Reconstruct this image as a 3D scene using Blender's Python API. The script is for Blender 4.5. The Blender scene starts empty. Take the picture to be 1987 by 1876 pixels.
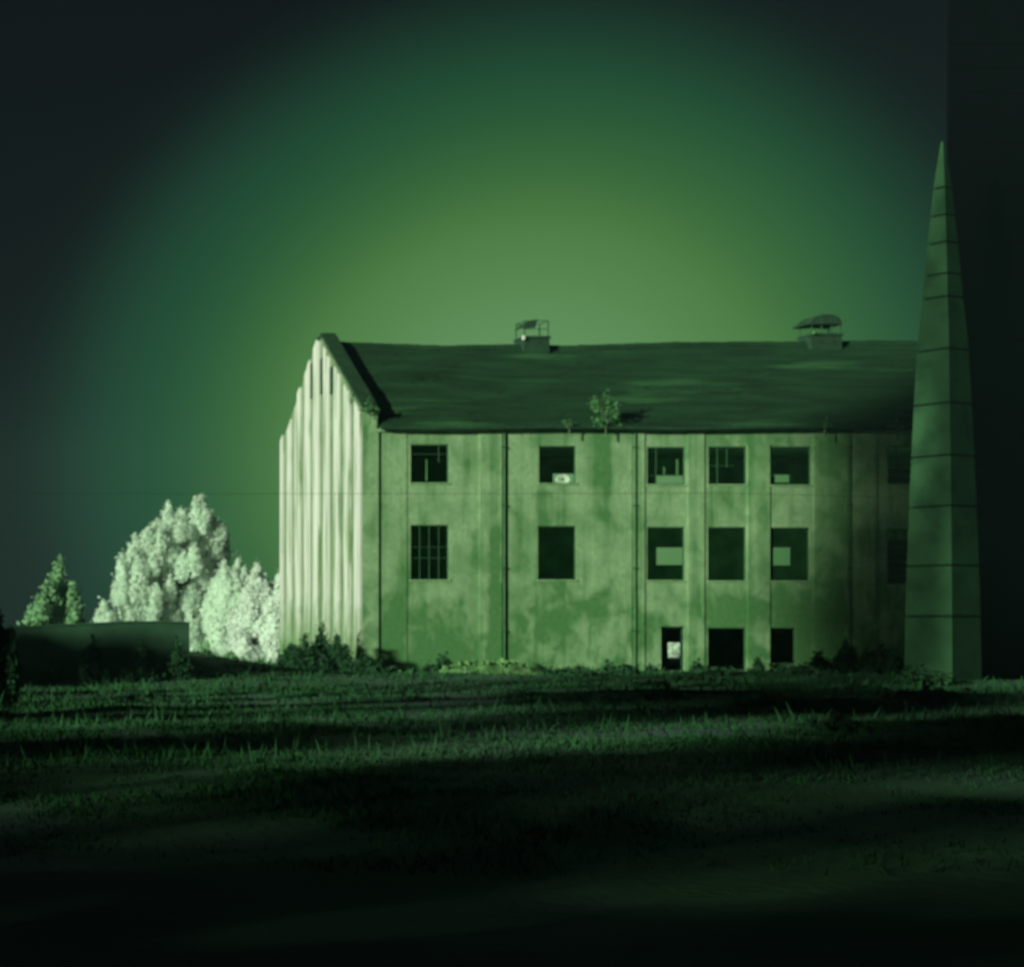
import bpy, bmesh, math, random
import numpy as np
from mathutils import Vector, noise
random.seed(7)
rng = np.random.default_rng(11)
scene = bpy.context.scene
col = scene.collection
R = math.radians

# ------------------------------------------------------------------ camera
# the photograph is cropped from the right of a wider view: lens looks straight
# at the long facade (which lies at y = 74 m), the frame is shifted sideways.
CAMH = 2.1
cam_data = bpy.data.cameras.new("camera")
cam = bpy.data.objects.new("camera", cam_data)
col.objects.link(cam)
cam.location = (0, 0, CAMH)
cam.rotation_euler = (R(90), 0, 0)
cam_data.sensor_fit = 'HORIZONTAL'
cam_data.sensor_width = 36.0
cam_data.lens = 3210.0 / 1987.0 * 36.0
cam_data.shift_x = 0.7013
cam_data.shift_y = 0.138
cam_data.clip_end = 3000
cam_data.dof.use_dof = True
cam_data.dof.focus_distance = 5.0
cam_data.dof.aperture_fstop = 5.5
scene.camera = cam

# ------------------------------------------------------------------ light
SUN_EL, SUN_AX, SUN_AY = R(11.0), -0.86, -0.51          # low light from the left and a little behind
to_sun = Vector((SUN_AX * math.cos(SUN_EL), SUN_AY * math.cos(SUN_EL), math.sin(SUN_EL))).normalized()
world = bpy.data.worlds.new("World")
scene.world = world
world.use_nodes = True
wn, wl = world.node_tree.nodes, world.node_tree.links
wn.clear()
out = wn.new('ShaderNodeOutputWorld')
sky = wn.new('ShaderNodeTexSky')
sky.sky_type = 'NISHITA'
sky.sun_disc = False
sky.sun_elevation = SUN_EL
sky.sun_rotation = math.atan2(SUN_AX, SUN_AY)
bg_sky = wn.new('ShaderNodeBackground')
bg_sky.inputs['Strength'].default_value = 0.0003
wl.new(sky.outputs['Color'], bg_sky.inputs['Color'])
# radial sky gradient beyond the building: glow plus a round lens vignette painted in
tc = wn.new('ShaderNodeTexCoord')
nrm = wn.new('ShaderNodeVectorMath'); nrm.operation = 'NORMALIZE'
wl.new(tc.outputs['Generated'], nrm.inputs[0])
def angle_from(d):
    dot = wn.new('ShaderNodeVectorMath'); dot.operation = 'DOT_PRODUCT'
    wl.new(nrm.outputs[0], dot.inputs[0]); dot.inputs[1].default_value = Vector(d).normalized()
    ac = wn.new('ShaderNodeMath'); ac.operation = 'ARCCOSINE'; wl.new(dot.outputs['Value'], ac.inputs[0])
    return ac.outputs[0]
def sky_ramp(theta, stops, top):
    dv = wn.new('ShaderNodeMath'); dv.operation = 'DIVIDE'; dv.inputs[1].default_value = top
    wl.new(theta, dv.inputs[0])
    ramp = wn.new('ShaderNodeValToRGB'); ramp.color_ramp.interpolation = 'B_SPLINE'
    els = ramp.color_ramp.elements
    while len(els) < len(stops): els.new(0.5)
    for e, (p, c) in zip(els, stops):
        e.position = p / top; e.color = (*c, 1)
    wl.new(dv.outputs[0], ramp.inputs['Fac'])
    return ramp.outputs['Color']
inner = sky_ramp(angle_from((1410, 3210, 330)), [(0.0, (.142, .318, .118)), (.070, (.116, .280, .098)), (.122, (.072, .206, .043)), (.152, (.035, .136, .033)),
         (.185, (.0130, .082, .026)), (.214, (.0085, .060, .024)), (.245, (.0075, .043, .021)), (.28, (.0065, .030, .017))], .28)
edge = sky_ramp(angle_from((1325, 3210, 325)), [(0, (1, 1, 1)), (.185, (1, 1, 1)), (.212, (.92, .92, .92)), (.242, (.30, .30, .30)), (.262, (.03, .03, .03)), (.28, (0, 0, 0))], .28)  # mask for the vignette's circular dark rim, painted into the sky colour
mulw = wn.new('ShaderNodeVectorMath'); mulw.operation = 'MULTIPLY'
wl.new(inner, mulw.inputs[0]); wl.new(edge, mulw.inputs[1])
base_w = wn.new('ShaderNodeVectorMath'); base_w.operation = 'ADD'; base_w.inputs[1].default_value = (.0020, .0010, .0040)
wl.new(mulw.outputs[0], base_w.inputs[0])
bg_vignette_glow = wn.new('ShaderNodeBackground')
wl.new(base_w.outputs[0], bg_vignette_glow.inputs['Color'])
bg_vignette_glow.inputs['Strength'].default_value = 1.0
addw = wn.new('ShaderNodeAddShader')
wl.new(bg_sky.outputs[0], addw.inputs[0]); wl.new(bg_vignette_glow.outputs[0], addw.inputs[1])
wl.new(addw.outputs[0], out.inputs['Surface'])

sun_data = bpy.data.lights.new("sun", 'SUN')
sun_data.energy = 5.0
sun_data.color = (0.78, 1.0, 0.66)
sun_data.angle = R(2.8)
sun = bpy.data.objects.new("sun", sun_data)
col.objects.link(sun)
sun.rotation_euler = (-to_sun).to_track_quat('-Z', 'Y').to_euler()
sun.location = (-40, -20, 40)

scene.view_settings.view_transform = 'Standard'
scene.view_settings.look = 'None'
scene.view_settings.exposure = 0.0
scene.view_settings.gamma = 1.0
scene.view_settings.use_curve_mapping = False
try:
    scene.cycles.use_denoising = True
    scene.cycles.max_bounces = 14
    scene.cycles.diffuse_bounces = 12
    scene.cycles.transmission_bounces = 12
    scene.cycles.volume_bounces = 0
except Exception:
    pass

# ------------------------------------------------------------------ helpers
F = 3210.0
def X(px, y): return (px + 400.0) * y / F               # across, metres, at depth y
def Z(py, y): return CAMH + (1212.0 - py) * y / F       # height, metres, at depth y

def tag(o, label=None, cat=None, group=None, kind=None):
    if label: o['label'] = label
    if cat: o['category'] = cat
    if group: o['group'] = group
    if kind: o['kind'] = kind
    return o

def empty(name, loc, label, cat, group=None):
    o = bpy.data.objects.new(name, None); col.objects.link(o)
    o.location = loc; o.empty_display_size = 0.3
    return tag(o, label, cat, group)

def obj(name, mesh, mat=None, parent=None, loc=None):
    o = bpy.data.objects.new(name, mesh); col.objects.link(o)
    if mat is not None and not mesh.materials: mesh.materials.append(mat)
    if parent is not None:
        o.parent = parent
    if loc is not None: o.location = loc
    return o

class MB:
    """collects faces and builds one mesh"""
    def __init__(s): s.v, s.f = [], []
    def box(s, x0, x1, y0, y1, z0, z1):
        n = len(s.v)
        s.v += [(x0,y0,z0),(x1,y0,z0),(x1,y1,z0),(x0,y1,z0),(x0,y0,z1),(x1,y0,z1),(x1,y1,z1),(x0,y1,z1)]
        s.f += [tuple(n+i for i in q) for q in ((0,3,2,1),(4,5,6,7),(0,1,5,4),(1,2,6,5),(2,3,7,6),(3,0,4,7))]
        return s
    def hexa(s, p):                                      # 8 corner points, order as in box
        n = len(s.v); s.v += [tuple(q) for q in p]
        s.f += [tuple(n+i for i in q) for q in ((0,3,2,1),(4,5,6,7),(0,1,5,4),(1,2,6,5),(2,3,7,6),(3,0,4,7))]
        return s
    def prism(s, poly, axis, a0, a1):
        """poly: (u, v) outline; axis 'x': (y,z) plane extruded along x"""
        n = len(s.v); k = len(poly)
        for a in (a0, a1):
            for u, w in poly:
                s.v.append((a, u, w) if axis == 'x' else (u, a, w))
        s.f.append(tuple(range(n, n+k))[::-1]); s.f.append(tuple(range(n+k, n+2*k)))
        for i in range(k):
            j = (i+1) % k
            s.f.append((n+i, n+j, n+k+j, n+k+i))
        return s
    def tube(s, pts, rad, seg=6):
        pts = [Vector(p) for p in pts]
        if not hasattr(rad, '__len__'): rad = [rad]*len(pts)
        n0 = len(s.v)
        for i, p in enumerate(pts):
            d = (pts[min(i+1, len(pts)-1)] - pts[max(i-1, 0)]).normalized()
            a = d.orthogonal().normalized() if abs(d.z) < .99 else Vector((1,0,0))
            b = d.cross(a)
            for k in range(seg):
                t = 2*math.pi*k/seg
                s.v.append(tuple(p + (a*math.cos(t) + b*math.sin(t))*rad[i]))
        for i in range(len(pts)-1):
            for k in range(seg):
                q = (k+1) % seg
                s.f.append((n0+i*seg+k, n0+i*seg+q, n0+(i+1)*seg+q, n0+(i+1)*seg+k))
        s.f.append(tuple(n0+k for k in range(seg))[::-1])
        s.f.append(tuple(n0+(len(pts)-1)*seg+k for k in range(seg)))
        return s
    def mesh(s, name):
        m = bpy.data.meshes.new(name); m.from_pydata(s.v, [], s.f)
        bm = bmesh.new(); bm.from_mesh(m); bmesh.ops.recalc_face_normals(bm, faces=bm.faces); bm.to_mesh(m); bm.free()
        m.update(); return m
    def build(s, name, mat, parent=None, bevel=0.0):
        m = s.mesh(name)
        o = obj(name, m, mat, parent)
        if bevel:
            b = o.modifiers.new("bevel", 'BEVEL'); b.width = bevel; b.segments = 1; b.limit_method = 'ANGLE'
        return o

def quads_mesh(name, P):
    """P: (n, k, 3) polygons"""
    n, k, _ = P.shape
    m = bpy.data.meshes.new(name)
    m.vertices.add(n*k); m.vertices.foreach_set('co', P.reshape(-1).astype(np.float32))
    m.loops.add(n*k); m.loops.foreach_set('vertex_index', np.arange(n*k, dtype=np.int32))
    m.polygons.add(n); m.polygons.foreach_set('loop_start', np.arange(0, n*k, k, dtype=np.int32))
    m.polygons.foreach_set('loop_total', np.full(n, k, dtype=np.int32))
    m.update(calc_edges=True); return m

def unit(a): return a / np.maximum(np.linalg.norm(a, axis=1, keepdims=True), 1e-9)

def leaves(P, Nn, size, rough=0.8):
    """leaf quads at P, facing roughly Nn"""
    n = len(P)
    d = unit(Nn + rng.normal(0, rough, (n, 3)))
    a = unit(np.cross(d, rng.normal(0, 1, (n, 3))))
    b = np.cross(d, a)
    s = size * rng.uniform(.55, 1.3, (n, 1))
    q = np.stack([P - a*s*.5, P - b*s*.8, P + a*s*.5, P + b*s*.8], axis=1)
    return q

# unseen trees off the left edge, most added only for their shade: (x, y, height, radius, leaves, label)
SHADE = [(-1.0, 44.2, 30, 2.7, 3900, "very tall slim tree off the left edge, furthest of the tall group"),
         (-3.0, 40.2, 29, 2.5, 3900, "very tall slim tree off the left edge, second of the tall group"),
         (-2.2, 37.6, 28, 2.3, 3000, "very tall slim tree off the left edge, third of the tall group"),
         (-2.5, 34.2, 34, 2.3, 1300, "very tall thin-leaved tree added off the left edge to shade the tower, nearest of the tall group")]
_names = ["round", "broad", "lopsided", "bushy", "spreading", "ragged", "squat", "domed", "full", "open", "dense", "narrow"]
for _i, (_x, _y, _h, _w, _n) in enumerate([(-13, 22, 3.6, 3, 700), (-13, 18, 6.8, 3.2, 1200), (-14, 13.5, 4.8, 3.2, 1100), (-13, 9, 6, 3.8, 1300), (-12.5, 4.5, 7, 3.8, 2600), (-12, 0, 7.8, 4, 2800),
                              (-11, -4.5, 7, 4, 1500), (-9, -9, 7.5, 4, 1500), (-6, -13, 8, 4, 1500), (-9, 28, 4.2, 3, 900), (-8, 33, 3.6, 2.6, 800), (-5, 52, 5.4, 3, 2600)]):  # unseen, added to darken the near ground and the low wall
    SHADE.append((_x, _y, _h, _w, _n, _names[_i] + " dark tree added for its shade off the left edge, %s" % ("behind the photographer" if _y < 2 else "beside the near grass" if _y < 20 else "beside the middle of the lot" if _y < 40 else "by the dark low wall")))

# ------------------------------------------------------------------ materials
def mat(name, base, var=0.15, scale=3.0, rough=0.9, stretch=(1,1,1), bump=0.0, bscale=20, second=None, sec_scale=.6, sec_lo=.5, sec_hi=.7, transl=0.0, spec=.2, foot=None):
    m = bpy.data.materials.new(name); m.use_nodes = True
    nt = m.node_tree; N, L = nt.nodes, nt.links
    bsdf = N['Principled BSDF']
    bsdf.inputs['Roughness'].default_value = rough
    bsdf.inputs['Specular IOR Level'].default_value = spec
    tcx = N.new('ShaderNodeTexCoord'); mp = N.new('ShaderNodeMapping'); mp.inputs['Scale'].default_value = stretch
    L.new(tcx.outputs['Object'], mp.inputs['Vector'])
    nz = N.new('ShaderNodeTexNoise'); nz.inputs['Scale'].default_value = scale; nz.inputs['Detail'].default_value = 6
    L.new(mp.outputs[0], nz.inputs['Vector'])
    mr = N.new('ShaderNodeMapRange'); mr.inputs['From Min'].default_value = .3; mr.inputs['From Max'].default_value = .7
    mr.inputs['To Min'].default_value = 1-var; mr.inputs['To Max'].default_value = 1+var
    L.new(nz.outputs['Fac'], mr.inputs['Value'])
    mul = N.new('ShaderNodeVectorMath'); mul.operation = 'SCALE'
    mul.inputs[0].default_value = base
    L.new(mr.outputs[0], mul.inputs['Scale'])
    colout = mul.outputs[0]
    if second:
        n2 = N.new('ShaderNodeTexNoise'); n2.inputs['Scale'].default_value = sec_scale; n2.inputs['Detail'].default_value = 5
        L.new(mp.outputs[0], n2.inputs['Vector'])
        r2 = N.new('ShaderNodeMapRange'); r2.inputs['From Min'].default_value = sec_lo; r2.inputs['From Max'].default_value = sec_hi
        L.new(n2.outputs['Fac'], r2.inputs['Value'])
        mx = N.new('ShaderNodeMix'); mx.data_type = 'RGBA'
        L.new(r2.outputs[0], mx.inputs['Factor']); L.new(colout, mx.inputs[6]); mx.inputs[7].default_value = (*second, 1)
        colout = mx.outputs[2]
    if foot:
        sp = N.new('ShaderNodeSeparateXYZ'); L.new(tcx.outputs['Object'], sp.inputs[0])
        n3 = N.new('ShaderNodeTexNoise'); n3.inputs['Scale'].default_value = 2.0; n3.inputs['Detail'].default_value = 5
        L.new(tcx.outputs['Object'], n3.inputs['Vector'])
        ad = N.new('ShaderNodeMath'); ad.operation = 'MULTIPLY_ADD'; ad.inputs[1].default_value = 2.4
        L.new(n3.outputs['Fac'], ad.inputs[0]); L.new(sp.outputs['Z'], ad.inputs[2])
        r3 = N.new('ShaderNodeMapRange'); r3.inputs['From Min'].default_value = foot[1]+1.2; r3.inputs['From Max'].default_value = foot[0]+1.2
        L.new(ad.outputs[0], r3.inputs['Value'])
        m3 = N.new('ShaderNodeMix'); m3.data_type = 'RGBA'
        L.new(r3.outputs[0], m3.inputs['Factor']); L.new(colout, m3.inputs[6]); m3.inputs[7].default_value = (*foot[2], 1)
        colout = m3.outputs[2]
    L.new(colout, bsdf.inputs['Base Color'])
    if bump:
        nb = N.new('ShaderNodeTexNoise'); nb.inputs['Scale'].default_value = bscale; nb.inputs['Detail'].default_value = 5
        L.new(mp.outputs[0], nb.inputs['Vector'])
        bp = N.new('ShaderNodeBump'); bp.inputs['Strength'].default_value = bump; bp.inputs['Distance'].default_value = .03
        L.new(nb.outputs['Fac'], bp.inputs['Height']); L.new(bp.outputs[0], bsdf.inputs['Normal'])
    if transl:
        tr = N.new('ShaderNodeBsdfTranslucent'); L.new(colout, tr.inputs['Color'])
        ms = N.new('ShaderNodeMixShader'); ms.inputs[0].default_value = transl
        L.new(bsdf.outputs[0], ms.inputs[1]); L.new(tr.outputs[0], ms.inputs[2])
        L.new(ms.outputs[0], N['Material Output'].inputs['Surface'])
    m['colout'] = 0
    return m

def plaster_material():
    """weathered render: faint tonal drift, rain streaks, damp rising from the foot of the wall"""
    m = bpy.data.materials.new("plaster"); m.use_nodes = True
    nt = m.node_tree; N, L = nt.nodes, nt.links
    bsdf = N['Principled BSDF']; bsdf.inputs['Roughness'].default_value = .95; bsdf.inputs['Specular IOR Level'].default_value = .1
    tcx = N.new('ShaderNodeTexCoord')
    sep = N.new('ShaderNodeSeparateXYZ'); L.new(tcx.outputs['Object'], sep.inputs[0])
    def noise_(sc, stretch, det=5, dist=0.0):
        mp = N.new('ShaderNodeMapping'); mp.inputs['Scale'].default_value = stretch
        L.new(tcx.outputs['Object'], mp.inputs['Vector'])
        n = N.new('ShaderNodeTexNoise'); n.inputs['Scale'].default_value = sc; n.inputs['Detail'].default_value = det
        n.inputs['Distortion'].default_value = dist
        L.new(mp.outputs[0], n.inputs['Vector']); return n.outputs['Fac']
    def mth(op, a, b=None, clamp=False):
        k = N.new('ShaderNodeMath'); k.operation = op; k.use_clamp = clamp
        for i, w in enumerate((a, b)):
            if w is None: continue
            if isinstance(w, (int, float)): k.inputs[i].default_value = w
            else: L.new(w, k.inputs[i])
        return k.outputs[0]
    def sm(v, lo, hi, a=0., b=1.):
        k = N.new('ShaderNodeMapRange'); k.interpolation_type = 'SMOOTHSTEP'
        k.inputs['From Min'].default_value = lo; k.inputs['From Max'].default_value = hi
        k.inputs['To Min'].default_value = a; k.inputs['To Max'].default_value = b
        L.new(v, k.inputs['Value']); return k.outputs[0]
    blot = noise_(.55, (1, 1, 1), 8, .4)
    fine = noise_(5, (1, 1, 1), 6)
    streak = noise_(1.6, (1.0, 1.0, .07), 5)
    wob = mth('MULTIPLY', mth('SUBTRACT', noise_(1.3, (1, 1, 1), 5), .5), 1.5)
    wx = mth('ADD', sep.outputs['X'], mth('MULTIPLY', wob, .35)); wz = mth('ADD', sep.outputs['Z'], wob)
    dirt = mth('MULTIPLY', sm(streak, .47, .66), .42)
    dirt = mth('ADD', dirt, mth('MULTIPLY', sm(blot, .40, .68), .50))
    # damp and lost render towards the foot
    fblot = noise_(1.7, (1, 1, .7), 9, .6)
    low = mth('MULTIPLY', sm(wz, 5.0, 1.6), sm(mth('ADD', mth('MULTIPLY', blot, .45), mth('MULTIPLY', fblot, .55)), .34, .68, .12, .72))
    low = mth('ADD', low, mth('MULTIPLY', sm(fblot, .44, .72), .30))
    dirt = mth('ADD', dirt, low)
    def patch(x0, x1, z0, z1, amt, s=.18):
        k = mth('MULTIPLY', sm(wx, x0-s, x0+s), sm(wx, x1+s, x1-s))
        k = mth('MULTIPLY', k, mth('MULTIPLY', sm(wz, z0-.5, z0+.5), sm(wz, z1+.4, z1-.4)))
        return mth('MULTIPLY', k, amt)
    q = 74.0
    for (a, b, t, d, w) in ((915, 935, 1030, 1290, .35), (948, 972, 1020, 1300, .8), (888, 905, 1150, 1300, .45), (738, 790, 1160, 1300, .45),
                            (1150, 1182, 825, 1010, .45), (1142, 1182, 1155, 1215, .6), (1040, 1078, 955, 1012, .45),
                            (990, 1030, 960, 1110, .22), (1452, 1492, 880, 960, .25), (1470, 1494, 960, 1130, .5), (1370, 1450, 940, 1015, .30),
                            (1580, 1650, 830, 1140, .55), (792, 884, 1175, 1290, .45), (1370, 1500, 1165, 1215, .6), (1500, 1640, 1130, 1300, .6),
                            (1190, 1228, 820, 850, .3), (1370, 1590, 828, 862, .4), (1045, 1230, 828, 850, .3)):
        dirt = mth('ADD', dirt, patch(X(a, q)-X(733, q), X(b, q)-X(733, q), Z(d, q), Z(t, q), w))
    dirt = mth('MINIMUM', dirt, 1.0)
    dirt = mth('MULTIPLY', dirt, sm(fine, .25, .7, .75, 1.0), True)
    mx = N.new('ShaderNodeMix'); mx.data_type = 'RGBA'
    L.new(dirt, mx.inputs['Factor'])
    mx.inputs[6].default_value = (.330, .460, .285, 1); mx.inputs[7].default_value = (.075, .205, .075, 1)
    vs = N.new('ShaderNodeVectorMath'); vs.operation = 'SCALE'; L.new(mx.outputs[2], vs.inputs[0]); L.new(sm(fine, .3, .7, .9, 1.08), vs.inputs['Scale'])
    L.new(vs.outputs[0], bsdf.inputs['Base Color'])
    bp = N.new('ShaderNodeBump'); bp.inputs['Strength'].default_value = .5; bp.inputs['Distance'].default_value = .03
    L.new(mth('ADD', fine, mth('MULTIPLY', dirt, -1.0)), bp.inputs['Height']); L.new(bp.outputs[0], bsdf.inputs['Normal'])
    return m

M_plaster = plaster_material()
M_rib = mat("pale_cladding", (.72, .66, .70), .12, .8, stretch=(1, 4, .16), second=(.24, .31, .19), sec_scale=1.5, sec_lo=.50, sec_hi=.64, bump=.2, foot=(.6, 3.4, (.16, .27, .12)))
M_gable = mat("gable_backing", (.19, .26, .16), .2, 1.0)
M_coping = mat("coping", (.022, .055, .032), .3, 2.0, bump=.4)
M_inner = mat("interior_plaster", (.42, .68, .48), .3, 1.0)
M_dark = mat("dark_timber", (.025, .06, .04), .3, 3.0)
M_bar = mat("rusty_steel", (.04, .10, .055), .3, 6.0, rough=.7)
M_roof = mat("roof_tile", (.018, .056, .029), .35, 2.0, stretch=(.18, 1, 1), second=(.05, .15, .065), sec_scale=.8, sec_lo=.58, sec_hi=.72, bump=.4)
M_ground = mat("dry_soil", (.10, .22, .13), .3, .25, second=(.12, .16, .19), sec_scale=.09, sec_lo=.45, sec_hi=.62, bump=.8, bscale=6)
M_grass = mat("grass_blades", (.032, .115, .045), .3, .2, second=(.035, .085, .048), sec_scale=.12, sec_lo=.45, sec_hi=.6, transl=.25)
M_tower = mat("weathered_boards", (.065, .165, .085), .25, .8, second=(.035, .10, .055), sec_scale=.9, bump=.3)
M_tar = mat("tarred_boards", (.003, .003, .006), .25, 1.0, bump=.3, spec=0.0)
M_towercore = mat("tower_core", (.01, .015, .013), .2)
M_pale = mat("pale_leaf", (.90, .95, .91), .04, 1.0, transl=.62, rough=.8)
M_mid = mat("mid_pale_leaf", (.58, .68, .52), .08, 1.0, transl=.35, rough=.8)
M_white = mat("white_leaf", (.93, .95, .94), .04, 1.0, transl=.5, rough=.8)
M_dim = mat("dim_leaf", (.27, .46, .27), .15, 1.0, transl=.3)
M_shrub = mat("dark_leaf", (.035, .10, .05), .3, .8, transl=.3)
M_weed = mat("weed_leaf", (.13, .30, .13), .2, 1.0, transl=.3)
M_bark = mat("bark", (.12, .17, .11), .3, 5.0)
M_wall2 = mat("dark_masonry", (.035, .085, .055), .3, 1.0, bump=.5)
M_pipe = mat("painted_pipe", (.07, .17, .08), .3, 2.0)
M_rubble = mat("rubble", (.12, .25, .095), .35, 1.2, bump=.5, second=(.24, .38, .18), sec_scale=1.2)
M_stone = mat("broken_masonry", (.26, .42, .22), .25, 2.0, bump=.4)
M_wire = mat("cable_sheath", (.02, .04, .03), .1)
M_cloth = mat("pale_sheet", (.75, .8, .72), .05)

# ------------------------------------------------------------------ ground
def gh(x, y):
    """height of the ground"""
    z = .16*noise.noise(Vector((x*.11, y*.11, 0))) + .07*noise.noise(Vector((x*.45, y*.45, 3)))
    z += 1.05*math.exp(-((x-15.5)/4.5)**2 - ((y-70)/6.0)**2)
    z -= .35*math.exp(-((y-12)/9.0)**2)
    inb = min(1, max(0, (x-22)/3)) * min(1, max(0, (y-68)/4)) * min(1, max(0, (92-y)/4)) * min(1, max(0, (58-x)/3))
    z = z*(1-inb) + .02*inb
    fade = 1.0 if y < 150 else max(0, 1-(y-150)/80)
    return z*fade
def axis(lo, hi, a, b, step, far):
    v = list(np.arange(a, b, step)); s = step; p = b
    while p < hi: v.append(p); s *= 1.35; p += s
    v.append(hi); s = step; p = a - step; w = []
    while p > lo: w.append(p); s *= 1.35; p -= s
    return sorted([lo] + w + v)
gx = axis(-240, 330, -15, 75, 1.0, 0); gy = axis(-120, 320, 4, 100, .8, 0)
gv = [(x, y, gh(x, y)) for y in gy for x in gx]
nx = len(gx)
gf = [(j*nx+i, j*nx+i+1, (j+1)*nx+i+1, (j+1)*nx+i) for j in range(len(gy)-1) for i in range(nx-1)]
gm = bpy.data.meshes.new("ground"); gm.from_pydata(gv, [], gf); gm.update()
for p in gm.polygons: p.use_smooth = True
tag(obj("ground", gm, M_ground), kind='structure')

# ------------------------------------------------------------------ the building
XF, YF, YB = X(698, 74) + .10, 74.0, 86.0                     # gable face 25.4
XI, XE = X(733, 74), 56.6
ZE = Z(824, 74)                                          # eaves 11.0
bld = empty("derelict_building", (XI, YF, 0), "long three-storey derelict building with pale ribbed gable, stained plaster front and dark sagging roof", "building")
OFF = Vector((XI, YF, 0))
def bpart(mb, name, m, parent=None, bevel=0.0):
    """parts are laid out in world metres, then moved into the frame of the building's base corner"""
    mb.v = [(x-OFF.x, y-OFF.y, z-OFF.z) for x, y, z in mb.v]
    return mb.build(name, m, parent or bld, bevel)

def wall_mb(x0, x1, z0, z1, ya, yb, holes):
    """a wall across x from ya (near face) to yb, with rectangular holes (x0, x1, z0, z1)"""
    xs = sorted({x0, x1} | {min(max(h[i], x0), x1) for h in holes for i in (0, 1)})
    zs = sorted({z0, z1} | {min(max(h[i], z0), z1) for h in holes for i in (2, 3)})
    xs = sorted(set(xs) | {x0 + (x1-x0)*k/24 for k in range(25)})
    solid = lambda i, j: 0 <= i < len(xs)-1 and 0 <= j < len(zs)-1 and not any(
        h[0]-1e-6 <= (xs[i]+xs[i+1])/2 <= h[1]+1e-6 and h[2]-1e-6 <= (zs[j]+zs[j+1])/2 <= h[3]+1e-6 for h in holes)
    mb = MB(); idx = {}
    def V(i, j, y):
        k = (i, j, y)
        if k not in idx: idx[k] = len(mb.v); mb.v.append((xs[i], y, zs[j]))
        return idx[k]
    for i in range(len(xs)-1):
        for j in range(len(zs)-1):
            if not solid(i, j): continue
            mb.f.append((V(i,j,ya), V(i+1,j,ya), V(i+1,j+1,ya), V(i,j+1,ya)))
            mb.f.append((V(i,j,yb), V(i,j+1,yb), V(i+1,j+1,yb), V(i+1,j,yb)))
            if not solid(i-1, j): mb.f.append((V(i,j,ya), V(i,j+1,ya), V(i,j+1,yb), V(i,j,yb)))
            if not solid(i+1, j): mb.f.append((V(i+1,j,ya), V(i+1,j,yb), V(i+1,j+1,yb), V(i+1,j+1,ya)))
            if not solid(i, j-1): mb.f.append((V(i,j,ya), V(i,j,yb), V(i+1,j,yb), V(i+1,j,ya)))
            if not solid(i, j+1): mb.f.append((V(i,j+1,ya), V(i+1,j+1,ya), V(i+1,j+1,yb), V(i,j+1,yb)))
    return mb

def rect(a, b, t, d, y=YF): return (X(a, y), X(b, y), Z(d, y), Z(t, y))
WIN = [rect(797, 871, 862, 937), rect(797, 871, 1018, 1125),
       rect(1046, 1118, 865, 938), rect(1044, 1118, 1020, 1125),
       rect(1256, 1330, 867, 940), rect(1256, 1329, 1022, 1126),
       rect(1375, 1449, 866, 940), rect(1374, 1448, 1022, 1127), rect(1374, 1448, 1217, 1300),
       rect(1496, 1574, 866, 941), rect(1494, 1571, 1023, 1127), rect(1496, 1544, 1217, 1288),
       rect(1723, 1796, 865, 940), rect(1722, 1796, 1026, 1134)]
DOOR = rect(1283, 1329, 1215, 1303)
bpart(wall_mb(XI+.003, XE, -.5, ZE-.02, YF, YF+.16, WIN + [DOOR]), "front_wall", M_plaster)
BK = [rect(1067, 1115, 919, 940, YB), rect(1267, 1333, 923, 939, YB), rect(1267, 1342, 1062, 1096, YB),
      rect(1488, 1533, 1062, 1097, YB), rect(1490, 1531, 921, 937, YB), rect(1289, 1319, 1246, 1287, YB)]
bpart(wall_mb(XI+.003, XE, -.5, ZE-.02, YB-.35, YB, BK), "back_wall", M_inner)
for z0, z1 in ((3.15, 3.4), (7.35, 7.6)):
    bpart(MB().box(XI+.01, XE-.31, YF+.41, YB-.36, z0, z1), "floor_slab", M_inner)
bpart(MB().box(XI+.01, XE-.31, YF+.41, YB-.36, ZE-.35, ZE-.12), "ceiling_slab", M_inner)
bpart(MB().box(XI+.01, XE-.31, YF+.41, YB-.36, -.3, .0), "floor_slab", M_inner)
ZR, YR = Z(668, 80), 80.0
ZA = Z(650, 80)
ZP = Z(800, 74)                                          # foot of the gable slope
bpart(MB().prism([(YF+.01, -.5), (YB-.01, -.5), (YB-.01, ZE), (YR, ZR-.3), (YF+.01, ZE)], 'x', XE-.3, XE-.003), "end_wall", M_plaster)
# gable wall: a thick upstand that ends the roof
gpoly = [(YF-.10, -.5), (YB+.1, -.5), (YB+.1, ZP), (YR, ZA), (YF-.10, ZP)]
bpart(MB().prism(gpoly, 'x', XF, XI), "gable_wall", M_gable)
bpart(MB().prism([(YF-.12, -.5), (YF-.102, -.5), (YF-.102, ZP-.02), (YF-.12, ZP-.02)], 'x', XF, XI), "end_pier_face", M_plaster)
def gtop(y): return ZP + (ZA-ZP) * (1 - abs(y-YR)/(6.15))
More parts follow.
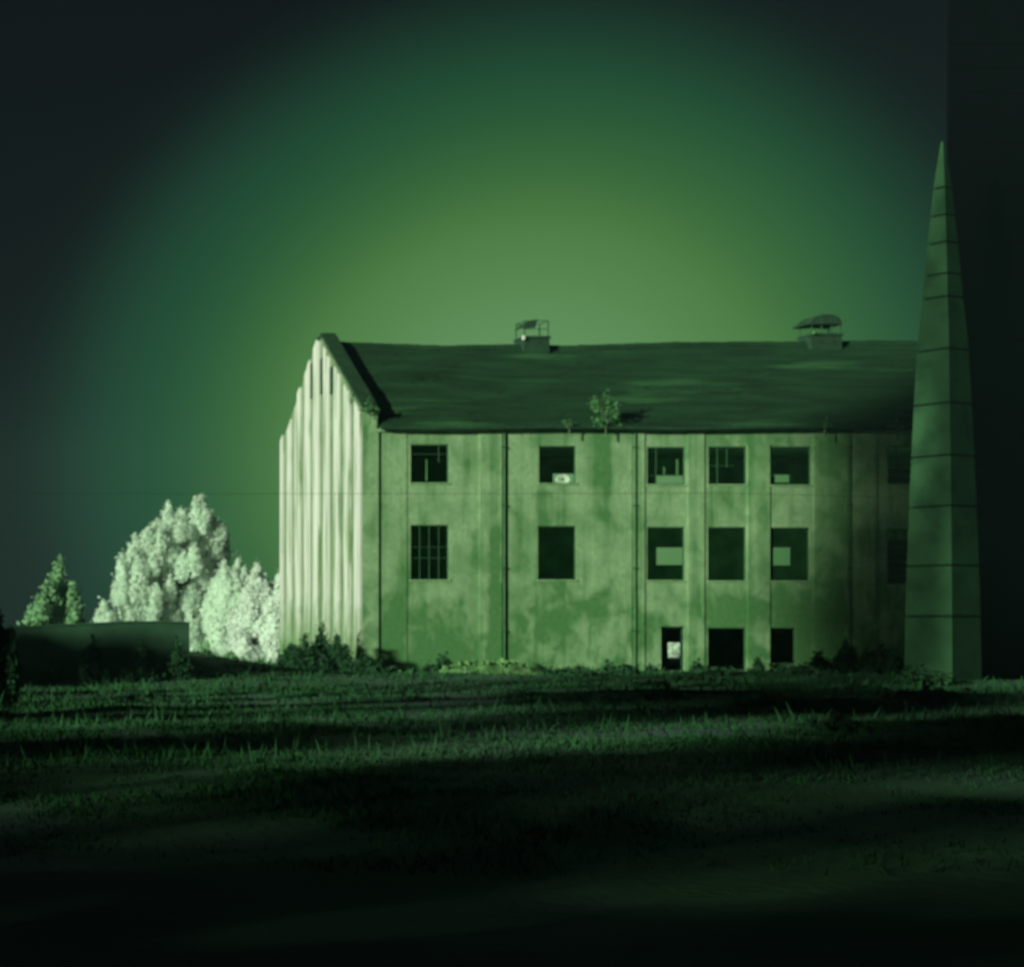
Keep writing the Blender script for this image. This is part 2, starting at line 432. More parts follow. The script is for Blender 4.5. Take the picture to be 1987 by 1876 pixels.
# ribs of the cladding
y = YF - .08; k = 0
while y < YB - .1:
    w = (.44 if k % 2 else .36) * random.uniform(.9, 1.12)
    g = (.10 if k % 2 == 0 else .57) * random.uniform(.92, 1.08)
    y1 = min(y+w, YB+.08)
    pr = .15 + random.uniform(-.02, .02) - (.05 if k % 2 else 0)
    lo = -.4 if random.random() < .65 else random.uniform(.7, 2.0)
    cut = random.uniform(0, .12)
    if 82 < y < 85.4: cut = random.uniform(.1, .5)
    mb = MB()
    ta, tb = gtop(y)-cut-.04, gtop(y1)-cut-.04
    mb.hexa([(XF-pr, y, lo), (XF, y, lo), (XF, y1, lo), (XF-pr, y1, lo), (XF-pr, y, ta), (XF, y, ta), (XF, y1, tb), (XF-pr, y1, tb)])
    bpart(mb, "rib", M_rib, bevel=.02)
    if k % 2 and 76.9 < y1 < 81.8:
        bpart(MB().box(XF-.06, XF-.001, y1+.03, y1+g-.03, 13.0+random.uniform(-.2, .3), min(14.9, gtop(y1+.3)-.35)), "louvre_slot", M_dark)
    y = y1 + g; k += 1
# coping on the gable slopes, broken at the apex
for sgn in (-1, 1):
    n = 9
    for q in range(n):
        t0, t1 = q/n, (q+1)/n - .006
        a0 = YR + sgn*6.15*(1-t0); a1 = YR + sgn*6.15*(1-t1)
        if sgn > 0 and q == 5: continue
        h = random.uniform(.09, .15)
        za, zb = gtop(a0)+.003, gtop(a1)+.003
        lo, hi = (XF+.04, XI+.06)
        mb = MB().hexa([(lo, a0, za), (hi, a0, za), (hi, a1, zb), (lo, a1, zb), (lo, a0, za+h), (hi, a0, za+h), (hi, a1, zb+h), (lo, a1, zb+h)])
        bpart(mb, "coping_stone", M_coping, bevel=.02)

# pilasters, downpipes, string of plaster panels
for a, b, pr, t in ((738, 789, .03, 828), (930, 973, .05, 836), (1150, 1183, .012, 846), (1184, 1226, .025, 840), (1236, 1250, .05, 838),
                    (1334, 1366, .05, 838), (1450, 1493, .05, 862), (1578, 1644, .04, 838), (1650, 1700, .05, 840)):
    bpart(MB().box(X(a, YF), X(b, YF), YF-pr, YF-.001, -.3, Z(t, YF)), "pilaster", M_plaster)
for p in (977.5, 1231, 1647):
    px = X(p, YF)
    mb = MB().tube([(px, YF-.08, .1), (px, YF-.08, ZE-.35), (px, YF-.26, ZE-.08)], .038, 8)
    dp = bpart(mb, "downpipe", M_pipe)
    for zc in (1.8, 4.6, 7.4, 10.0):
        bpart(MB().box(px-.07, px+.07, YF-.13, YF-.002, zc, zc+.07), "bracket", M_bar, dp)
bpart(MB().box(XI+.02, XE-.02, YF-.14, YF-.002, ZE-.34, ZE-.16), "eaves_band", M_plaster, bevel=.02)

# windows: rusted frame set back in the wall, what is left of the glazing bars, a sill
def bar(mb, x0, x1, y0, y1, z0, z1): mb.box(x0, x1, y0, y1, z0, z1)
def window(r, cols, rows, keep, sill=True):
    x0, x1, z0, z1 = r
    y0, y1, t = YF+.05, YF+.11, .05
    mb = MB()
    bar(mb, x0, x1, y0, y1, z0, z0+t); bar(mb, x0, x1, y0, y1, z1-t, z1)
    bar(mb, x0, x0+t, y0, y1, z0+t, z1-t); bar(mb, x1-t, x1, y0, y1, z0+t, z1-t)
    fr = bpart(mb, "window", M_bar)
    if sill: bpart(MB().box(x0-.06, x1+.06, YF-.05, YF+.045, z0-.06, z0+.012), "sill", M_stone, fr, .01)
    for c in range(1, cols):
        xx = x0 + (x1-x0)*c/cols
        if random.random() > keep: continue
        lo = z0+t if random.random() < .7 else z0+(z1-z0)*random.uniform(.3, .6)
        bpart(MB().box(xx-.014, xx+.014, y0+.01, y1-.01, lo, z1-t), "glazing_bar", M_bar, fr)
    for c in range(1, rows):
        zz = z0 + (z1-z0)*c/rows
        if random.random() > keep: continue
        hi = x1-t if random.random() < .7 else x0+(x1-x0)*random.uniform(.4, .7)
        bpart(MB().box(x0+t, hi, y0+.011, y1-.011, zz-.014, zz+.014), "glazing_bar", M_bar, fr)
    return fr
keeps = [.4, .3, 0, 0, .2, 0, .3, 0, 0, .15, 0, 0, .4, .3]
frames = []
for i, r in enumerate(WIN):
    frames.append(window(r, 4, 4 if i % 2 == 0 else 5, keeps[i], sill=i not in (8, 11)))
def in_win(i, a, b, t, d, name, m, dy=.24, th=.03, y=YF):
    bpart(MB().box(X(a, YF), X(b, YF), YF+dy, YF+dy+th, Z(d, YF), Z(t, YF)), name, m, frames[i])
in_win(0, 830.5, 833, 890, 932, "loose_bar", M_weed)
in_win(4, 1293, 1296, 905, 922, "loose_bar", M_weed); in_win(4, 1318, 1322, 890, 922, "loose_bar", M_weed)
in_win(9, 1499, 1508, 921, 941, "mullion", M_dark, .18, .08); in_win(10, 1499.5, 1505, 1023, 1127, "mullion", M_dark, .18, .08)
# boards over the lower part of the last bay's windows
for i, (t, d, n) in ((12, (909, 937, 2)), (13, (1048, 1131, 6))):
    for q in range(n):
        a = t + (d-t)*q/n; b = t + (d-t)*(q+1)/n
        bpart(MB().box(X(1726, YF), X(1794, YF), YF+.10+random.uniform(-.01, .01), YF+.13, Z(b, YF)+.015, Z(a, YF)), "board", M_roof, frames[i])
cl = MB()
for q in range(9):
    a0 = q/9*2*math.pi; a1 = (q+1)/9*2*math.pi
    cx_, cz_ = X(1092, YF+.5), Z(930, YF+.5)
    P = [(cx_+math.cos(a)*r*1.25, cz_+math.sin(a)*r) for a in (a0, a1) for r in (.10, .24)]
    cl.hexa([(P[0][0], YF+.5, P[0][1]), (P[1][0], YF+.46, P[1][1]), (P[1][0], YF+.56, P[1][1]), (P[0][0], YF+.54, P[0][1]),
             (P[2][0], YF+.5, P[2][1]), (P[3][0], YF+.46, P[3][1]), (P[3][0], YF+.56, P[3][1]), (P[2][0], YF+.54, P[2][1])])
tag(cl.build("rolled_sheet", M_cloth), "pale ring of rolled sheet in the second upper window", "sheet")
# door opening: jambs and lintel
jx0, jx1, jz0, jz1 = DOOR
dr = bpart(MB().box(jx0, jx1, YF+.14, YF+.24, jz1-.08, jz1).box(jx0, jx0+.06, YF+.14, YF+.24, 0, jz1-.08).box(jx1-.06, jx1, YF+.14, YF+.24, 0, jz1-.08), "door_frame", M_dark)
bpart(MB().box(jx0-.05, jx1+.05, YF-.10, YF+.3, -.1, .06), "doorstep", M_stone, dr, .02)

# ---- roof
sagp = [(600, 668), (700, 671), (850, 677), (950, 675), (1003, 673), (1080, 677), (1150, 675), (1300, 670), (1500, 669), (1700, 667), (1780, 668), (2100, 668)]
def sag(x):
    px = x*F/80 - 400
    return -(np.interp(px, [a for a, _ in sagp], [b for _, b in sagp]) - 668)/40.1
YE = YF - .34
def roofpt(x, t, lift=0):
    """t 0 at the eaves, 1 at the ridge"""
    return (x, YE + (YR-YE)*t, (ZE-.16) + (ZR-ZE+.16)*t + sag(x)*t + .05*math.sin(x*.9)*(1-t)*.5 - .10*math.sin(math.pi*t)*(.5+.5*math.sin(x*.37+1)) + lift)
xs = np.linspace(XI+.07, XE+.25, 40)
deck = MB()
for t in (0, .25, .5, .75, 1):
    for x in xs: deck.v.append(roofpt(x, t, -.02))
for j in range(4):
    for i in range(39): deck.f.append((j*40+i, j*40+i+1, (j+1)*40+i+1, (j+1)*40+i))
n0 = len(deck.v)
for x in xs: deck.v.append((x, YB+.3, ZE-.16))
for i in range(39): deck.f.append((160+i, 161+i, n0+i+1, n0+i))
roof = bpart(deck, "roof", M_roof)
so = roof.modifiers.new("thick", 'SOLIDIFY'); so.thickness = .08; so.offset = -1
tile = MB(); ROWS = 22; tw = .34
for r in range(ROWS):
    t0 = r/ROWS - .012; t1 = min(1, (r+1)/ROWS + .012)
    x = XI+.09 + (r % 2)*tw*.5
    rowoff = random.uniform(-.006, .006)
    while x < XE+.2:
        u = noise.noise(Vector((x*.35, r*.4, 2)))
        if random.random() < (.012 if u < .25 else .10): x += tw; continue
        j = random.uniform(-.012, .012); lf = .018+random.uniform(0, .014)
        a = roofpt(x, max(-.01, t0+rowoff+j), lf+.03); b = roofpt(x+tw*.96, max(-.01, t0+rowoff+j), lf+.03)
        c = roofpt(x+tw*.96, t1, .012); d = roofpt(x, t1, .012)
        m1 = roofpt(x+tw*.48, max(-.01, t0+rowoff+j), lf+.038); m2 = roofpt(x+tw*.48, t1, .02)
        n = len(tile.v); tile.v += [a, m1, b, c, m2, d]
        lo = [(p[0], p[1], p[2]-.035) for p in (a, m1, b)]; tile.v += lo
        tile.f += [(n, n+1, n+4, n+5), (n+1, n+2, n+3, n+4), (n+6, n+7, n+1, n), (n+7, n+8, n+2, n+1)]
        x += tw
tag(bpart(tile, "roof_tiles", M_roof, roof), kind='stuff')
rt = MB(); x = XI+.1
while x < XE+.1:
    if random.random() < .995:
        z = ZR + sag(x) + .02 + random.uniform(-.01, .02)
        rt.prism([(YR-.2, z-.1), (YR+.2, z-.1), (YR+.12, z+.09), (YR, z+.14), (YR-.12, z+.09)], 'x', x, x+.43)
    x += .45
tag(bpart(rt, "ridge_tiles", M_roof, roof), kind='stuff')
gut = MB(); pts = [(x, YE-.07, ZE-.20+.03*math.sin(x*.6)) for x in np.linspace(XI+.1, XE, 22)]
bpart(gut.tube(pts, .07, 6), "gutter", M_dark, roof)
# broken lump of masonry by the apex
lump = MB()
for a, b, t, d in ((618, 648, 651, 668), (640, 652, 658, 672)):
    lump.box(X(a, 80), X(b, 80), 79.75, 80.35, Z(d, 80)-.3, Z(t, 80))
bpart(lump, "apex_block", M_coping, bevel=.06)
# ventilators on the ridge
def ventilator(px0, px1, ztop, post_h, kind):
    x0, x1 = X(px0, 80), X(px1, 80); zb = ZR + sag((x0+x1)/2) - .35
    b = bpart(MB().box(x0, x1, 79.5, 80.5, zb, ztop).box(x0-.06, x1+.06, 79.44, 80.56, ztop-.12, ztop-.03), "ventilator", M_dark)
    for xx in (x0+.02, x1-.06):
        for yy in (79.52, 80.44):
            bpart(MB().box(xx, xx+.04, yy, yy+.04, ztop, ztop+post_h), "post", M_bar, b)
    return b, x0, x1
b, x0, x1 = ventilator(1008, 1057, Z(655, 80), .74, 0)
zt = Z(655, 80)+.74
bpart(MB().box(x0+.06, x1-.06, 79.52, 79.56, zt-.03, zt).box(x0+.06, x1-.06, 80.44, 80.48, zt-.03, zt).box(x0+.02, x0+.06, 79.56, 80.44, zt-.03, zt).box(x1-.06, x1-.02, 79.56, 80.44, zt-.03, zt)
      .box(x0+.06, x1-.06, 79.52, 79.55, zt-.42, zt-.39), "top_rail", M_bar, b)
arc = MB(); n = 7                                        # a curled piece of the old cowl still on the left
for q in range(n):
    a0 = math.pi*.97 - q*(math.pi*.50)/n; a1 = math.pi*.97 - (q+1)*(math.pi*.50)/n
    P = [(x0+.62+.74*math.cos(a)*rr, zt-.42+.46*math.sin(a)*rr) for a in (a0, a1) for rr in (1, .97)]
    yl = 79.5; yh = 80.3 - q*.07
    arc.hexa([(P[0][0], yl, P[0][1]), (P[2][0], yl, P[2][1]), (P[2][0], yh, P[2][1]), (P[0][0], yh, P[0][1]),
              (P[1][0], yl, P[1][1]), (P[3][0], yl, P[3][1]), (P[3][0], yh, P[3][1]), (P[1][0], yh, P[1][1])])
arc.prism([(x0-.12, zt-.40), (x0+.52, zt-.36), (x0+.62, zt-.03), (x0+.42, zt+.02), (x0+.12, zt-.06)], 'y', 79.46, 79.495)
bpart(arc, "broken_cowl", M_dark, b)
bpart(MB().box(x0-.12, x0+.02, 79.35, 79.5, Z(664, 80), Z(655, 80)), "flashing", M_rib, b, .03)
b, x0, x1 = ventilator(1562, 1621, Z(650, 80), .42, 1)
for xx in (x0+.5, x0+.98): bpart(MB().box(xx, xx+.04, 79.52, 79.56, Z(650, 80), Z(650, 80)+.42), "post", M_bar, b)
zt = Z(650, 80)+.40
dome = MB(); prof = [(-.28, 0), (-.20, .10), (.0, .22), (.14, .40), (.30, .44), (.52, .50), (.85, .49), (1.12, .45), (1.34, .30), (1.44, .06), (1.40, -.02), (1.2, .0), (.6, .02), (0, -.01)]
dome.prism([(x0+u, zt+w) for u, w in prof], 'y', 79.4, 80.6)
bpart(dome, "cowl", M_dark, b, .03)
bpart(MB().box(x0-.02, x0+.12, 79.3, 79.45, Z(652, 80)-.02, Z(647, 80)), "flashing", M_weed, b, .03)

# ------------------------------------------------------------------ plants
def plume_cloud(c, r, h, n, lean=(0, 0)):
    """points and outward normals on and in an upright teardrop (base centre c, radius r, height h)"""
    t = rng.beta(1.3, 1.6, n); th = rng.uniform(0, 2*math.pi, n)
    prof = np.sin(np.pi*np.clip(t, 0, 1)**.75)**.8 * (1-.35*t)
    rad = r * prof * rng.uniform(.62, 1.06, n)
    P = np.stack([c[0]+rad*np.cos(th)+lean[0]*t*h, c[1]+rad*np.sin(th)+lean[1]*t*h, c[2]+t*h], axis=1)
    Nn = np.stack([np.cos(th), np.sin(th), .25+(t-.3)*1.2], axis=1)
    return P, Nn
def tree(name, base, plumes, leafsize, per, label, cat, m, group=None, trunk_r=.2, trunk_h=None, wild=.55):
    """plumes: (dx, dy, dz, radius, height)"""
    root = empty(name, base, label, cat, group)
    Ps, Ns = [], []
    for (dx, dy, dz, r, h) in plumes:
        n = int(per * r * h)
        P, Nn = plume_cloud((dx, dy, dz), r, h, n, (rng.normal(0, .04), rng.normal(0, .04)))
        Ps.append(P); Ns.append(Nn)
    P = np.concatenate(Ps); Nn = np.concatenate(Ns)
    P = P + rng.normal(0, leafsize*.35, P.shape) * np.where(rng.random((len(P), 1)) < .2, 2.6, 1.0)
    obj("crown", quads_mesh("crown", leaves(P, Nn, leafsize, wild)), m, root)
    top = max(dz+h for (_, _, dz, r, h) in plumes)
    tb = MB(); H = trunk_h or top*.75
    tb.tube([(0, 0, -.3), (.04, .02, H*.3), (-.05, .03, H*.65), (.02, 0, H)], [trunk_r, trunk_r*.75, trunk_r*.5, trunk_r*.2], 8)
    for (dx, dy, dz, r, h) in plumes[::2]:
        zz = min(H*.8, max(.2, dz*.6)); tb.tube([(0, 0, zz), (dx*.55, dy*.55, zz+(dz-zz)*.5+.2), (dx, dy, dz+h*.45)], [trunk_r*.4, trunk_r*.25, trunk_r*.08], 5)
    obj("trunk", tb.mesh("trunk"), M_bark, root)
    return root
def px_plumes(y, base, lst, spread=1.2, seed=1):
    """lst: (px, top py, bottom py, half-width px) for a tree standing at depth y"""
    r_ = random.Random(seed); o = []
    for (px, t, d, w) in lst:
        dy = r_.uniform(-spread, spread)
        o.append((X(px, y)-base[0], dy, Z(d, y)-base[2], w*y/F, Z(t, y)-Z(d, y)))
    return o
def fill(y, base, outline, n, rw=(14, 24), rh=(50, 85), spread=1.6, seed=3):
    """plumes filling a silhouette: outline = [(px, top py)] , floor line at ground"""
    r_ = random.Random(seed); xs_ = [p for p, _ in outline]; ts = [t for _, t in outline]; o = []
    zb = 1212 - (base[2]-CAMH)*F/y
    for _ in range(n):
        px = r_.uniform(xs_[0], xs_[-1]); top = np.interp(px, xs_, ts)
        t = top + (zb-top)*r_.random()**.9*.9 + 2
        w = r_.uniform(*rw); h = r_.uniform(*rh)
        px = min(max(px, xs_[0]+w*.5), xs_[-1]-w*.5)
        o.append((X(px, y)-base[0], r_.uniform(-spread, spread), Z(min(t+h, zb), y)-base[2], w*y/F, Z(t, y)-Z(min(t+h, zb), y)))
    return [q for q in o if q[4] > .3]
# the big pale tree
y = 100.0; base = (X(345, y), y, gh(X(345, y), y))
tips = [(335, 968, 1050, 13), (394, 958, 1040, 14), (373, 966, 1050, 12), (292, 1012, 1080, 13), (315, 1005, 1080, 12), (268, 1035, 1110, 13), (413, 990, 1060, 13), (430, 1030, 1100, 12),
        (428, 1060, 1120, 14), (262, 1060, 1140, 14), (355, 985, 1060, 18), (410, 1010, 1085, 18), (330, 1000, 1080, 18)]
outl = [(252, 1075), (264, 1030), (300, 1012), (334, 975), (352, 990), (372, 975), (394, 965), (415, 1000), (430, 1035), (438, 1085), (448, 1120), (458, 1150)]
pl = px_plumes(y, base, tips, seed=2) + fill(y, base, outl, 110, (9, 15), (34, 60), 2.2, 5) + fill(y, base, [(a_, b_+14) for a_, b_ in outl], 60, (16, 26), (50, 80), 1.2, 6)
tree("pale_tree", base, pl, .17, 850, "tallest pale glowing tree left of the ribbed gable, rising above the dark low wall", "tree", M_pale, trunk_r=.28, wild=1.1)
y = 99.0; base = (X(250, y), y, 0)
pl = px_plumes(y, base, [(240, 1072, 1150, 14), (233, 1092, 1170, 11), (258, 1080, 1150, 12)], seed=4) + fill(y, base, [(226, 1095), (240, 1078), (270, 1085), (300, 1090)], 44, (9, 15), (35, 60), 1.2, 8)
tree("pale_tree", base, pl, .16, 850, "pale rounded shoulder tree against the left side of the tallest pale tree", "tree", M_pale, wild=1.1)
y = 97.0; base = (X(455, y), y, 0)
pl = px_plumes(y, base, [(445, 1085, 1150, 14), (465, 1082, 1150, 11), (474, 1098, 1160, 11), (428, 1100, 1170, 14)], seed=6) + fill(y, base, [(405, 1120), (440, 1095), (468, 1090), (482, 1110), (492, 1130)], 66, (9, 15), (35, 60), 1.3, 9)
tree("pale_tree", base, pl, .16, 850, "pale loose tree between the tallest pale tree and the two white trees by the gable", "tree", M_pale, wild=.5)
y = 93.0; base = (X(492, y), y, 0)
pl = px_plumes(y, base, [(497, 1092, 1170, 12), (488, 1110, 1190, 12), (506, 1115, 1190, 12), (478, 1135, 1210, 13), (470, 1165, 1230, 13)], seed=7) + fill(y, base, [(452, 1190), (470, 1150), (496, 1105), (512, 1130), (520, 1150)], 70, (9, 15), (35, 55), 1.2, 10)
tree("white_tree", base, pl, .15, 1100, "brightest white pointed tree just left of the ribbed gable", "tree", M_white, wild=1.2)
y = 92.0; base = (X(536, y), y, 0)
pl = px_plumes(y, base, [(536, 1112, 1180, 12), (528, 1125, 1190, 10), (548, 1115, 1190, 12)], seed=8) + fill(y, base, [(516, 1170), (536, 1120), (560, 1125)], 30, (13, 18), (40, 60), 1.0, 11)
tree("white_tree", base, pl, .15, 1100, "white bushy tree half hidden behind the edge of the ribbed gable", "tree", M_white, wild=1.2)
y = 98.0; base = (X(205, y), y, 0)
pl = px_plumes(y, base, [(199, 1163, 1212, 10), (190, 1180, 1215, 9), (210, 1185, 1215, 9), (225, 1188, 1215, 10)], .6, 9) + px_plumes(y, base, [(200, 1190, 1215, 10), (216, 1195, 1216, 12)], .5, 3)
tree("pale_bush", base, pl, .15, 1100, "small pale pointed bush at the far left foot of the pale trees", "bush", M_pale, trunk_r=.08, wild=.4)
y = 112.0; base = (X(106, y), y, 0)
pl = px_plumes(y, base, [(112, 1076, 1150, 9), (104, 1105, 1170, 12), (120, 1110, 1170, 10), (85, 1128, 1190, 12), (133, 1130, 1185, 10), (146, 1162, 1210, 12), (72, 1155, 1215, 11), (100, 1140, 1205, 16), (120, 1140, 1205, 16), (62, 1190, 1217, 10), (85, 1170, 1215, 14), (110, 1180, 1217, 18), (135, 1185, 1217, 15), (152, 1190, 1216, 12), (95, 1120, 1170, 14), (125, 1128, 1180, 15), (76, 1150, 1200, 15), (64, 1172, 1216, 15), (142, 1150, 1200, 14)], 1.5, 12)
tree("dim_tree", base, pl, .20, 420, "dim green pointed tree standing alone at the far left of the photograph", "tree", M_dim, wild=.6)
# pale bush beyond the doorway
y = 108.0; base = (X(1304, y), y, 0)
tree("pale_bush", base, [(dx, dy, 0, .9, h) for dx, dy, h in ((-.8, 0, 1.8), (0, .3, 2.3), (.8, -.2, 1.9), (.3, -.6, 1.5), (-.4, -.5, 1.7))], .16, 600,
     "pale bush seen through the doorway on the far side of the building", "bush", M_pale, trunk_r=.07, wild=.5)

# dark shrubs along the foot of the building
def shrub(px, t, d, w, y, label, m=None, seed=1, leafsize=.11, name="shrub", per=430, nn=16, group=None):
    r_ = random.Random(seed); bz = gh(X(px, y), y); base = (X(px, y), y, bz); o = []
    H = Z(t, y)-bz; W = w*y/F
    for q in range(nn):
        u = r_.uniform(-1, 1); h = max(.25, H*(1-.62*u*u)*r_.uniform(.6, 1))
        o.append((u*W*.8, r_.uniform(-.5, .5)*min(W, 1.2), -.05, max(.16, W*r_.uniform(.22, .4)), h))
    o.append((0, 0, 0, W*.3, H))
    return tree(name, base, o, leafsize, per, label, "shrub", m or M_shrub, group, trunk_r=.05, wild=.9)
for q, (px, t, d, w, y, lb) in enumerate((
    (625, 1205, 1300, 22, 72.9, "tall thin dark shrub in front of the middle of the ribbed gable"),
    (592, 1228, 1300, 40, 72.4, "low dark shrub at the left foot of the ribbed gable"),
    (652, 1226, 1300, 40, 72.2, "dark shrub in front of the ribs just right of the tall thin shrub"),
    (706, 1266, 1310, 44, 71.0, "low dark shrub at the corner pier between gable and front wall"),
    (566, 1246, 1300, 34, 73.0, "small dark shrub beside the outer edge of the ribbed gable"),
    (862, 1264, 1300, 16, 73.0, "round dark shrub against the front wall below the first windows"),
    (838, 1284, 1305, 16, 72.6, "small low dark shrub left of the round shrub at the front wall"),
    (1085, 1296, 1325, 40, 69.5, "flat dark shrub right of the rubble heap"),
    (1150, 1300, 1335, 46, 67.0, "wide low dark shrub in front of the middle of the front wall"),
    (1215, 1284, 1320, 26, 70.0, "dark shrub just left of the doorway"),
    (1340, 1310, 1350, 60, 62.0, "broad dark shrub in the grass in front of the doorway"),
    (1420, 1302, 1345, 50, 66.0, "dark shrub below the ground floor opening right of the door"),
    (1590, 1262, 1310, 34, 71.5, "dark bush at the wall just right of the narrow ground floor window"),
    (1640, 1240, 1310, 40, 71.0, "tallest dark bush of the thicket at the right end of the front wall"),
    (1705, 1248, 1310, 44, 70.0, "wide dark bush between the thicket and the tapered tower"),
    (1560, 1290, 1340, 46, 66.0, "low dark bush in front of the thicket at the right"),
    (1790, 1284, 1330, 50, 58.5, "low dark bush at the foot of the tapered tower"),
    (1290, 1330, 1390, 44, 47.0, "dark shrub standing in the open grass ahead of the doorway"),
    (1490, 1345, 1400, 60, 44.0, "broad dark bramble in the open grass at the right"),
    (1660, 1322, 1380, 66, 50.0, "long dark bramble in the grass before the thicket"),
    (1800, 1330, 1400, 70, 47.0, "dark bramble in the grass before the tapered tower"),
    (1620, 1385, 1450, 60, 33.0, "nearest dark bramble in the grass on the right"),
    (1255, 1318, 1350, 40, 57.0, "dark shrub in the grass left of the doorway line"))):
    shrub(px, t, d, w, y, lb, seed=q+20)
for q, (px, t, d, w, y, lb) in enumerate((
    (400, 1240, 1290, 34, 80, "scrubby bush at the right end of the dark low wall"),
    (450, 1262, 1295, 36, 79, "low scrubby bush under the white trees"),
    (505, 1275, 1300, 36, 78, "low scrub between the white trees and the ribbed gable"))):
    shrub(px, t, d, w, y, lb, M_dim if q != 5 else M_shrub, seed=q+60)
shrub(10, 1168, 1240, 34, 42, "black bush at the extreme left edge of the photograph", M_shrub, seed=80, per=900)
for q, (px, t, w, y, lb) in enumerate((
    (765, 1290, 20, 72.6, "thin dark weeds at the wall right of the corner pier"),
    (1045, 1285, 18, 73.2, "dark weeds at the wall right of the rubble heap"),
    (1120, 1290, 22, 73.0, "dark weeds under the second column of windows"),
    (1180, 1278, 16, 73.3, "tall dark weeds under the wide stained strip of wall"),
    (1262, 1288, 14, 73.3, "dark weeds against the wall just left of the doorway"),
    (1352, 1276, 16, 73.3, "dark weeds between the doorway and the next opening"),
    (1470, 1270, 18, 73.2, "dark weeds between the two ground floor openings on the right"),
    (1530, 1284, 22, 72.8, "dark weeds under the narrow ground floor opening"),
    (1745, 1262, 26, 72.0, "dark bush against the last bay beside the tapered tower"),
    (1380, 1292, 30, 72.0, "low dark weeds under the large ground floor opening"))):
    shrub(px, t, 1310, w, y, lb, seed=q+120, nn=8)
# growth on the eaves and on the corner
def weed(px, t, d, w, y, label, n=5, m=None, name="weed", seed=0):
    r_ = random.Random(seed); base = (X(px, y), y, Z(d, y)); H = Z(t, y)-Z(d, y); W = w*y/F
    o = [(r_.uniform(-.8, .8)*W, r_.uniform(-.15, .15), H*r_.uniform(0, .55), W*.36, H*r_.uniform(.22, .45)) for _ in range(n)] + [(0, 0, H*.5, W*.3, H*.5)]
    return tree(name, base, o, .08, 330, label, "plant", m or M_weed, None, trunk_r=.03, wild=1.2)
weed(1175, 752, 834, 30, 73.5, "young tree rooted in the gutter above the second and third window bays", 12, name="sapling", seed=1)
weed(717, 770, 812, 20, 73.6, "leafy clump growing on the corner where gable and eaves meet", 7, seed=2)
weed(684, 755, 790, 10, 75.2, "small tuft of leaves on the gable coping above the corner clump", 3, seed=3)
weed(1104, 812, 832, 14, 73.5, "low tuft in the gutter left of the young tree", 3, seed=4)
weed(1600, 815, 836, 14, 73.5, "tuft of leaves in the gutter above the dark right end of the wall", 3, seed=5)
weed(1742, 812, 840, 18, 73.5, "tuft of leaves in the gutter beside the tapered tower", 4, seed=6)

# grass over the whole lot: far too many blades to count
def grass(name, n, ylo, yhi, hgt, label, clump=.6):
    u = rng.random(n); y = ylo*(yhi/ylo)**u
    fx = rng.uniform(-.05, .80, n); x = fx*y + rng.normal(0, .3, n)
    keep = []
    for i in range(n):
        v = noise.noise(Vector((x[i]*.35, y[i]*.35, 5)))+.5*noise.noise(Vector((x[i]*1.3, y[i]*1.3, 1)))
        if v + rng.normal(0, .25) < -.10*1/clump: continue
        if rng.random() > (y[i]-15)/12: continue
        if XF-.3 < x[i] < XE+.2 and y[i] > YF-.05: continue
        keep.append((x[i], y[i], gh(x[i], y[i]), v))
    K = np.array(keep); m = len(K)
    h = hgt*rng.uniform(.35, 1.2, m)*(.7+.8*np.clip(K[:, 3], 0, 1)); w = .008+.0008*K[:, 1]
    th = rng.uniform(0, 2*math.pi, m); dx, dy = np.cos(th)*w, np.sin(th)*w
    lx, ly = rng.normal(0, .35, m)*h, rng.normal(0, .35, m)*h
    b = K[:, :3]-np.array([0, 0, .03])
    q = np.stack([np.stack([b[:, 0]-dx, b[:, 1]-dy, b[:, 2]], 1), np.stack([b[:, 0]+dx, b[:, 1]+dy, b[:, 2]], 1), np.stack([b[:, 0]+lx, b[:, 1]+ly, b[:, 2]+h], 1)], axis=1)
    return obj(name, quads_mesh(name, q), M_grass)
tag(grass("dead_stalks", 7000, 24, 80, .42, "", .8), "scattered tall dead stalks standing out of the rough grass", "dry weeds", kind='stuff')
tag(grass("grass", 300000, 16, 100, .14, ""), "rough dark grass covering the open ground in front of the building", "grass", kind='stuff')

# rubble against the wall
yr = 70.0; rb = empty("rubble_heap", (X(950, yr), yr, 0), "low heap of pale rubble at the foot of the front wall by the left downpipe", "rubble")
bx, by = X(950, yr), yr
shapes = []
for q in range(6):
    bm = bmesh.new(); bmesh.ops.create_icosphere(bm, subdivisions=1, radius=.5)
    for v in bm.verts: v.co *= random.uniform(.7, 1.25); v.co.z *= .7
    me = bpy.data.meshes.new("stone"); bm.to_mesh(me); bm.free(); me.materials.append(M_rubble); shapes.append(me)
mound = MB(); nn = 18
for j in range(nn+1):
    for i in range(nn+1):
        u, w = i/nn*2-1, j/nn*2-1; h = max(0, 1-u*u-w*w)**.8*(.55+.25*noise.noise(Vector((u*3, w*3, 8))))
        mound.v.append((u*2.6, w*1.1, h-.06))
for j in range(nn):
    for i in range(nn): k = j*(nn+1)+i; mound.f.append((k, k+1, k+nn+2, k+nn+1))
mound.build("heap", M_rubble, rb)
for q in range(70):
    u = random.gauss(-.15, .45); w = random.gauss(-.2, .4)
    if u*u+w*w > .95: continue
    o = bpy.data.objects.new("stone", random.choice(shapes)); col.objects.link(o); o.parent = rb
    s_ = random.uniform(.08, .30); o.scale = (s_, s_*random.uniform(.6, 1.2), s_*.8)
    o.rotation_euler = (random.uniform(0, 3), random.uniform(0, 3), random.uniform(0, 3))
    o.location = (u*2.6, w*1.1, max(0, 1-u*u-w*w)**.8*.58+s_*.1)
